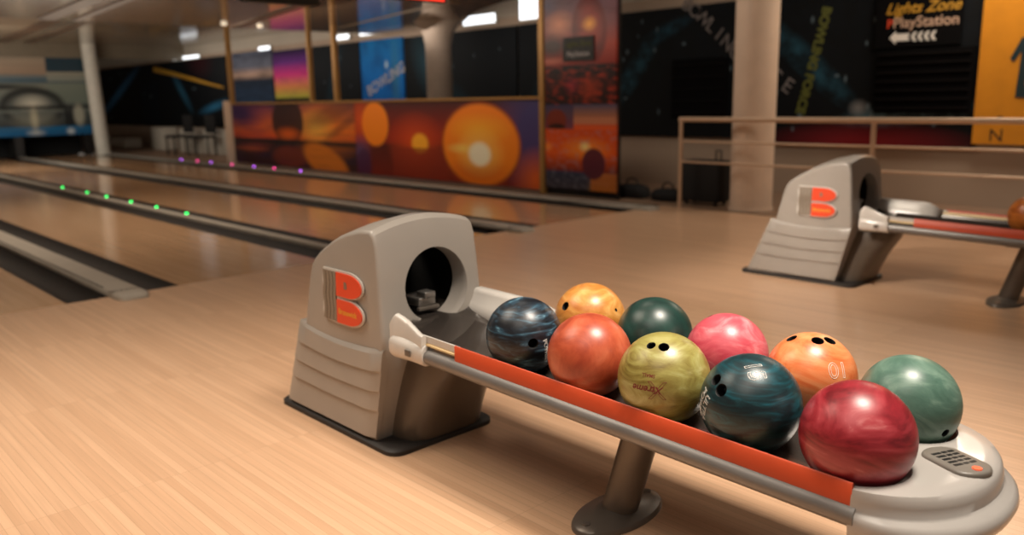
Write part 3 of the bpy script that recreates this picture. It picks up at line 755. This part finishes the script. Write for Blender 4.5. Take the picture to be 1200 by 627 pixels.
    add_loft(bm, rings); bm_obj('lift_housing', bm, M['lower'], T, smooth=50)
    # --- tray
    TC = 1.687
    def zr(y): return .341+.0217*y
    def ext(name, poly, y0, y1, mat, parent=T, smooth=40, ny=2):
        bm = bmesh.new(); rings = []
        for k in range(ny):
            y = y0+(y1-y0)*k/(ny-1); rings.append([(TC+x, y, zr(y)+z) for x, z in poly])
        add_loft(bm, rings); return bm_obj(name, bm, mat, parent, smooth=smooth)
    tr = []
    def surf(x):
        a = abs(x)
        b = abs(a-.133)
        return max(-.0005+.5*b*b*6, 0)-.0008 if a < .21 else .038
    xs = [i*.21/14 for i in range(-14, 15)]
    top = [(x, surf(x)) for x in xs]
    tr = [(-.236, .030)]+top+[(.236, .030), (.236, -.01), (.20, -.034), (.10, -.045), (-.10, -.045), (-.20, -.034), (-.236, -.01)]
    ext('trough', tr, .60, 1.98, M['trough'], ny=3)
    # narrow throat into the hood
    th = [(-.150, .045), (-.130, .03), (-.09, .018), (0, .014), (.08, .018), (.112, .03), (.124, .045), (.124, -.02), (-.150, -.02)]
    bm = bmesh.new(); rings = []
    thw = [(-.236, .045), (-.20, .02), (-.13, .004), (0, .004), (.13, .004), (.20, .02), (.236, .045), (.236, -.02), (-.236, -.02)]
    for y, t in ((1.975, 0), (2.03, .35), (2.10, .8), (2.135, 1), (2.30, 1)):
        rings.append([(TC+a[0]*(1-t)+b[0]*t, y, zr(y)+(a[1]*(1-t)+b[1]*t)) for a, b in zip(thw, [(-.135, .050), (-.11, .042), (-.07, .036), (0, .034), (.05, .036), (.09, .042), (.105, .05), (.105, -.01), (-.135, -.01)])])
    add_loft(bm, rings); bm_obj('throat', bm, M['trough'], T, smooth=40)
    for sd in (-1, 1):
        circ = [(sd*.226+.030*math.cos(a), -.004+.026*math.sin(a)) for a in [2*math.pi*k/28 for k in range(28)]]
        ext('side_tube', circ, .61, 2.06, M['rail_grey'])
        xo, xi = (-.243, -.236) if sd < 0 else (.236, .243)
        if sd > 0: xo, xi = xi, xo
        ext('bumper', [(xi, .016), (xi, .0615), ((xi+xo)/2, .064), (xo, .0615), (xo, .016)], .619, 1.79, M['orange'], smooth=60)
        lin_ = [(sd*.2355, .028), (sd*.2355, .052), (sd*.231, .052), (sd*.218, .030), (sd*.218, .026)]
        ext('liner_strip', lin_, .66, 1.95, M['felt'])
        box_z = zr(1.86)
        ext('guard_strip', [(sd*.236, .040), (sd*.236, .060), (sd*.230, .060), (sd*.230, .040)], 1.78, 1.95, M['pale'])
        ext('outer_liner', [(sd*.240, .031), (sd*.240, .036), (sd*.230, .040), (sd*.230, .031)], 1.78, 1.95, M['felt'])
        # collar clamp round the tube
        bm = bmesh.new(); rings = []
        for y, s in ((1.925, .90), (1.930, .97), (1.99, .99), (2.04, 1.06), (2.075, 1.12), (2.088, 1.05), (2.092, .85)):
            pts = []
            for k in range(28):
                a = 2*math.pi*k/28
                pts.append((TC+sd*.226+.037*s*math.copysign(abs(math.cos(a))**.75, math.cos(a)), y, zr(y)+.000+.036*s*math.copysign(abs(math.sin(a))**.75, math.sin(a))))
            rings.append(pts)
        add_loft(bm, rings); cl = bm_obj('collar', bm, M['pale'], T, smooth=50)
        x0 = TC+sd*.264
        box('screw_cover', (min(x0, x0+sd*.006), 1.975, zr(2)-.010), (max(x0, x0+sd*.006), 2.0, zr(2)+.010), M['taupe'], cl, bevel=.002)
        # upper guard plate, S-shaped
        if sd < 0:
            bm = bmesh.new()
            P0 = []
            N_ = 14
            for k in range(N_+1):
                t = k/N_; y = 2.090-.160*t; s_ = t*t*(3-2*t)
                P0.append((y, (.494-.048*s_)-.03*max(0, .12-t)/.12))
            rings = []
            for k, (y, zt) in enumerate(P0):
                xo = TC-.246+.010*math.sin(math.pi*k/N_)
                zb = zr(y)+.018
                rings.append([(xo-.011, y, zb), (xo-.011, y, zt-.010), (xo-.008, y, zt-.003), (xo, y, zt), (xo+.008, y, zt-.003), (xo+.011, y, zt-.010), (xo+.011, y, zb)])
            add_loft(bm, rings); bm_obj('entry_guard', bm, M['pale'], T, smooth=45)
        else:
            bm = bmesh.new(); rings = []
            for k in range(13):
                t = k/12; y = 2.142-.33*t; q = max(0, (t-.75)/.25); h_ = 1-.35*q*q
                sec = [(.100, .030), (.103, .045), (.112, .060), (.127, .078), (.134, .095), (.139, .104), (.150, .109), (.170, .109), (.180, .104), (.186, .09), (.195, .04), (.195, .02), (.1, .02)]
                k2 = .022*t
                rings.append([(TC+a+k2+.03*q*q, y, zr(y)+b*(h_ if b > .03 else 1)-.006*t) for a, b in sec])
            add_loft(bm, rings); bm_obj('entry_guard', bm, M['pale'], T, smooth=50)
    # --- end cap
    yc = .615; HWc = .253; DP = .200
    def outline(ins, n=36):
        pts = [(-HWc+(ins if ins > .045 else ins*.3), .6205)]
        for k in range(n+1):
            a = math.pi*k/n
            ex = .94
            c_, s_ = math.cos(a), math.sin(a)
            j = ins if ins > .045 else ins*(.3+.7*abs(s_)**.8)
            pts.append((-(HWc-j)*math.copysign(abs(c_)**ex, c_), yc-(DP-ins)*abs(s_)**ex))
        pts.append((HWc-(ins if ins > .045 else ins*.3), .6205))
        return pts
    bm = bmesh.new(); rings = []
    zz = zr(.55)
    for ins, z in ((.05, -.050), (.024, -.046), (.006, -.036), (.0, -.020), (.003, -.006), (.012, .003), (.024, .007), (.029, .012), (.031, .030), (.034, .044), (.040, .052), (.052, .056), (.07, .057)):
        rings.append([(TC+x, y, zr(y)+z) for x, y in outline(ins)])
    add_loft(bm, rings)
    cap = bm_obj('end_cap', bm, M['endcap'], T, smooth=40)
    cs = []
    for bx, by, bz, br in ((1.553, .663, .4665, .1185), (1.8174, .6677, .4665, .1165)):
        bm = bmesh.new(); bmesh.ops.create_uvsphere(bm, u_segments=64, v_segments=40, radius=br)
        me = bpy.data.meshes.new('c'); bm.to_mesh(me); bm.free(); me.materials.append(M['endcap'])
        c = bpy.data.objects.new('c', me); COL.objects.link(c); c.location = Vector((bx, by, bz))-T.location; cs.append(c)
    bm = bmesh.new(); add_box(bm, (TC-.2, .61, .35), (TC+.2, .8, .5)); c = bm_obj('c', bm, M['endcap']); c.data.transform(Matrix.Translation(-T.location)); cs.append(c)
    wcap = cap
    # cutters must share the cap's own space while the tree is unlinked from its parent
    par = cap.parent; cap.parent = None
    cut(cap, cs); cap.parent = par
    cap.data.set_sharp_from_angle(angle=math.radians(38))
    # control plate: rounded, long way along the rack
    zt = zr(.52)+.057
    def oval(y0, y1, w, ins=0, n=12, sk=0):
        pts = []
        r_ = w/2-ins
        for k in range(n+1):
            a = math.pi*k/n; pts.append((r_*math.cos(a), y1-w/2*.7+(r_*.7)*math.sin(a)))
        for k in range(n+1):
            a = math.pi+math.pi*k/n; pts.append((r_*math.cos(a), y0+w/2*.8+(r_*.8)*math.sin(a)))
        return pts
    bm = bmesh.new(); PX = 1.692
    add_loft(bm, [[(PX+x, y, z) for x, y in oval(.455, .588, .088, i)] for i, z in ((0, zt-.004), (0, zt+.003), (.002, zt+.006), (.006, zt+.0075))])
    rotp = Matrix.Translation((PX, .520, 0)) @ Matrix.Rotation(math.radians(-24), 4, 'Z') @ Matrix.Translation((-PX, -.520, 0))
    bm.transform(rotp)
    cp = bm_obj('control_plate', bm, M['taupe_plate'], cap, smooth=40)
    for k in range(5):
        y = .556-k*.0135
        for (a, b) in ((-.028, -.006), (-.003, .010), (.013, .028)):
            bm = bmesh.new(); add_box(bm, (PX+a, y-.004, zt+.006), (PX+b, y+.004, zt+.0082), .001); bm.transform(rotp)
            bm_obj('vent_slot', bm, M['black'], cp)
    bm = bmesh.new(); add_tube(bm, [(PX, .474, zt+.005), (PX, .474, zt+.010)], .009, seg=24); bm.transform(rotp)
    bm_obj('reset_button', bm, glow('button_orange', (240, 96, 60), .5), cp, smooth=40)
    # --- pedestal
    bm = bmesh.new(); rings = []
    bx, by = 1.655, 1.355
    for s, z in ((1, 0), (1, .008), (.96, .016), (.80, .022), (.55, .028), (.45, .034)):
        rings.append([(bx+.165*s*math.cos(a), by+.088*s*math.sin(a), z) for a in [2*math.pi*k/48 for k in range(48)]])
    add_loft(bm, rings); bp = bm_obj('pedestal_base', bm, M['taupe'], T, smooth=40)
    for dx in (-.132, .132):
        bm = bmesh.new(); add_tube(bm, [(bx+dx, by, .010), (bx+dx, by, .024)], .012, seg=6); bm_obj('bolt', bm, M['steel'], bp)
    bm = bmesh.new(); rings = []
    for z in (.015, .345):
        oy = -(z)*.30
        rings.append([(bx+.052*math.cos(a), by+oy+.050*math.sin(a), z) for a in [2*math.pi*k/40 for k in range(40)]])
    add_loft(bm, rings); bm_obj('pedestal', bm, M['taupe'], T, smooth=40)
    box('tray_bracket', (1.56, 1.12, .318), (1.78, 1.36, .345), M['taupe'], T, bevel=.006)
    # trough cross seam strips under balls (dark mat)
    return T

# cut() for the hood needs cutters in the same local space
def fix_local(): pass

ret = build_return('near')
tag(ret, 'near ball return with grey hood and a tray full of coloured balls', 'ball return')
far = copy_tree(ret); far.location.x += D
tag(far, 'far ball return with a nearly empty tray, in front of the handrail', 'ball return')

# ================================================================== balls
hole_m = plain('hole_black', (8, 8, 8), .7)
def ball(c, r, mat, lab, holes=(), grp=None):
    bm = bmesh.new(); bmesh.ops.create_uvsphere(bm, u_segments=96, v_segments=64, radius=r)
    me = bpy.data.meshes.new('bowling_ball'); bm.to_mesh(me); bm.free(); me.materials.append(mat)
    o = bpy.data.objects.new('bowling_ball', me); COL.objects.link(o)
    cs = []
    for d, hr in holes:
        d = Vector(d).normalized(); b2 = bmesh.new()
        add_tube(b2, [d*(r-.035), d*(r-.0025), d*(r-.0008), d*(r+.004)], hr, seg=32, radii=[hr, hr, hr+.0012, hr+.006])
        bmesh.ops.recalc_face_normals(b2, faces=b2.faces)
        m2 = bpy.data.meshes.new('c'); b2.to_mesh(m2); b2.free(); m2.materials.append(hole_m)
        c_ = bpy.data.objects.new('c', m2); COL.objects.link(c_); cs.append(c_)
    if cs: cut(o, cs)
    o.data.polygons.foreach_set('use_smooth', [True]*len(o.data.polygons)); o.data.set_sharp_from_angle(angle=math.radians(30))
    o.location = c; tag(o, lab, 'bowling ball')
    return o
sw = {
 1: swirl('ball_navy', [(16, 20, 26), (30, 40, 50), (48, 78, 96), (110, 150, 168)], 9, 2.2, (1, 1, 5), (.5, .3, 0), .38, .70),
 2: swirl('ball_yellow', [(186, 108, 42), (210, 142, 66), (234, 180, 106)], 8, 2.5, (1, 1, 2.5), (.4, 0, .2)),
 3: swirl('ball_orange', [(156, 62, 40), (184, 84, 54), (202, 108, 76)], 10, 1.5, (1, 1, 1)),
 4: swirl('ball_dark_green', [(16, 40, 36), (26, 58, 52), (38, 74, 66)], 6, 1.5, (1, 1, 1)),
 5: swirl('ball_olive', [(92, 70, 26), (134, 120, 58), (156, 148, 82), (176, 172, 114)], 6, 2.6, (1, 1, 2.4), (.3, .2, 0), .3, .66),
 6: swirl('ball_pink', [(184, 54, 74), (204, 86, 98), (222, 142, 148)], 7, 2.6, (1, 1, 2), (.5, .3, 0)),
 7: swirl('ball_teal', [(12, 32, 38), (18, 50, 56), (22, 80, 92), (44, 108, 124)], 6, 2.2, (1, 1, 5), (.15, .2, 0), .38, .74),
 8: swirl('ball_peach', [(200, 66, 28), (222, 120, 66), (232, 152, 100)], 4, 3.6, (1, 1, 2), (1.2, .3, 0), .3, .6),
 9: swirl('ball_red', [(104, 20, 28), (146, 36, 46), (170, 60, 68), (208, 130, 130)], 3.6, 3.6, (1, 1, 3.6), (.5, .6, 0), .34, .74),
 10: swirl('ball_sea_green', [(58, 90, 78), (82, 114, 100), (120, 148, 132)], 5, 3, (1, 1, 2.2), (.8, .2, 0)),
 11: swirl('ball_amber', [(150, 72, 20), (196, 110, 40), (214, 134, 62)], 8, 2.5, (1, 1, 2))}
H = .0125
row = 'bowling balls on the near tray'
def rest(x, y, r): return (x, y, .341+.0217*y+r+.001)
B = {}
B[1] = ball(rest(1.561, 1.6217, .1073), .1073, sw[1], 'navy ball with pale blue streaks, nearest the hood opening', [((-.505, -.861, .049), H+.001)])
B[2] = ball(rest(1.8249, 1.6074, .1068), .1068, sw[2], 'golden yellow ball in the back row with one dark hole on its left', [((-.859, .144, .491), .0125), ((.041, -.919, .393), .0035)])
B[3] = ball(rest(1.5553, 1.3713, .1093), .1093, sw[3], 'plain orange ball in the front row, between the navy and olive balls', [((.562, -.361, .744), H)])
B[4] = ball(rest(1.8321, 1.3716, .1060), .1060, sw[4], 'plain dark green ball in the back row beside the yellow one')
B[5] = ball(rest(1.5522, 1.1325, .1100), .1100, sw[5], 'olive green ball with two holes and a maroon X', [((-.515, -.032, .857), .0095), ((-.423, -.294, .857), .0115)])
B[6] = ball(rest(1.8274, 1.1355, .1064), .1064, sw[6], 'pink marbled ball in the back row', [((-.091, .442, .892), .006)])
B[7] = ball(rest(1.5571, .9031, .1096), .1096, sw[7], 'dark teal ball marked 15 in the front row', [((-.718, .357, .597), .0125), ((-.87, .145, .471), .0135)])
B[8] = ball(rest(1.824, .9001, .1064), .1064, sw[8], 'light orange ball marked 10 in the back row', [((-.292, .353, .889), .0125), ((-.237, -.236, .943), .0135), ((.019, -.394, .919), .0135)])
B[9] = ball(rest(1.553, .663, .1108), .1108, sw[9], 'large red marbled ball at the front end of the tray', [((.465, -.574, .673), .009)])
B[10] = ball(rest(1.8174, .6677, .1063), .1063, sw[10], 'pale sea green ball at the far corner of the end cap', [((-.363, -.882, -.301), .008)])
for k in range(1, 11): B[k]['group'] = row
ball(rest(4.955, 1.28, .1085)[:1]+rest(4.955, 1.28, .1085)[1:], .1085, sw[11], 'amber ball on the far tray at the right edge of the picture', [((-.6, -.3, .6), .010), ((-.75, -.1, .45), .010)])

# markings: n = outward direction, up = glyph up
ball_text('number', '15', .054, B[7], .1096, (-.416, -.295, .86), (.71, -.62, .1), M['white_text'], outline=.0006, bold=0)
ball_text('number', '10', .052, B[8], .1064, (-.384, -.811, .441), (-.25, -.35, -.9), M['white_text'], outline=.0006)
ball_text('logo_letter', 'X', .060, B[5], .11, (-.877, -.474, .07), (.05, 0, -1), M['maroon'], outline=.0005)
ball_text('logo_script', 'Xtreme', .023, B[5], .11, (-.955, -.28, .06), (.05, 0, -1), M['maroon'], bold=.0006, shear=.3)
ball_text('small_mark', 'SMALL', .011, B[5], .11, (-.893, -.263, .34), (.05, .05, -1), M['maroon'], bold=.0002)
ball_text('side_text', 'ULTRA\nPOWER', .022, B[7], .1096, (-.79, .60, .03), (-.35, -.5, -.2), M['white_text'], outline=.0004)
ball_text('side_text', 'POWER', .018, B[1], .1073, (-.15, -.975, -.17), (.9, -.1, .2), M['white_text'], outline=.0004)

# ------------------------------------------------------------------ lights
def area(name, loc, target, size, power, col=(1, .9, .8), sy=None, spread=180):
    l = bpy.data.lights.new(name, 'AREA'); l.energy = power; l.color = col; l.size = size
    l.spread = math.radians(spread)
    if sy: l.shape = 'RECTANGLE'; l.size_y = sy
    o = bpy.data.objects.new(name, l); COL.objects.link(o); o.location = loc
    o.rotation_euler = (Vector(target)-Vector(loc)).to_track_quat('-Z', 'Y').to_euler()
    return o
WARM = (1, .86, .70)
area('overhead_lamp', (1.75, .5, 3.1), (1.68, 1.2, 0), 0.75, 29, (1, .89, .76), spread=80)
area('overhead_lamp', (.2, 3.4, 3.2), (.2, 3.2, 0), 1.8, 52, WARM, spread=110)
area('overhead_lamp', (3.0, 3.2, 3.2), (4.2, 2.4, 0), 1.0, 17, WARM, spread=100)
area('rack_fill', (1.6, 3.0, 2.4), (4.75, 2.45, .4), .4, 5, (1, .88, .76), spread=34)  # unseen narrow fill, added to keep the far hood's side bright
area('overhead_lamp', (-.6, .6, 3.2), (-.2, 1.2, 0), 1.8, 18, (1, .88, .76), spread=120)
area('lane_fill', (2.6, 9, 2.2), (2.6, 9, 0), 3, 50, WARM, sy=5, spread=110)  # added panel light without a fixture, brightens the lanes
area('lane_fill', (3.5, 16, 2.4), (3.5, 16, 0), 3, 40, WARM, sy=6, spread=100)  # second added panel for the far lanes, narrowed against glare
area('ceiling_fill', (4.0, 14, 1.3), (4.0, 14, 2.6), 4, 70, (1, .86, .70), sy=9)  # added unseen panel facing up, brightens the glossy ceiling
area('mural_fill', (5.5, 11.4, 2.1), (7.2, 11.4, .6), 8, 42, (1, .86, .7), sy=.3)  # strip light added to lift the dark murals, no fixture there
area('pillar_fill', (5.4, 5.2, 2.9), (7.2, 6.3, 1.0), .8, 22, (1, .88, .74))  # added fill for the pillar posters and beige column
area('lane_end_fill', (2.5, 18, 2.4), (4.5, 22, 1.2), 3, 170, (1, .94, .84))  # added fill that brightens the lane end and white column
area('hall_fill', (8.1, 2.5, 3.2), (8.6, 2.5, 0), 1.2, 60, WARM)  # added fill for the wall behind the handrail
area('hall_fill', (7.9, 15, 2.1), (8.95, 15, 1.5), 12, 30, (1, .9, .8), sy=.25)  # added unseen strip that brightens the right wall posters
w = bpy.data.worlds.new('World'); SC.world = w; w.use_nodes = True
bg = w.node_tree.nodes['Background']; bg.inputs['Color'].default_value = (.9, .78, .66, 1); bg.inputs['Strength'].default_value = .18

# ------------------------------------------------------------------ camera
yaw, pitch, roll, f = .7530888213, .2007691127, -.0194855416, 971.1486
Fv = Vector((math.sin(yaw)*math.cos(pitch), math.cos(yaw)*math.cos(pitch), -math.sin(pitch)))
Rt = Vector((math.cos(yaw), -math.sin(yaw), 0)); Up = Rt.cross(Fv)
c, s = math.cos(roll), math.sin(roll)
X, Y = c*Rt+s*Up, -s*Rt+c*Up
cam = bpy.data.cameras.new('Camera'); co = bpy.data.objects.new('Camera', cam); COL.objects.link(co)
mt = Matrix((X, Y, -Fv)).transposed().to_4x4(); mt.translation = Vector((0, 0, 1.13715)); co.matrix_world = mt
cam.sensor_width = 36; cam.lens = f/1200*36; cam.clip_end = 200
cam.dof.use_dof = True; cam.dof.focus_distance = 1.95; cam.dof.aperture_fstop = 2.2
SC.camera = co
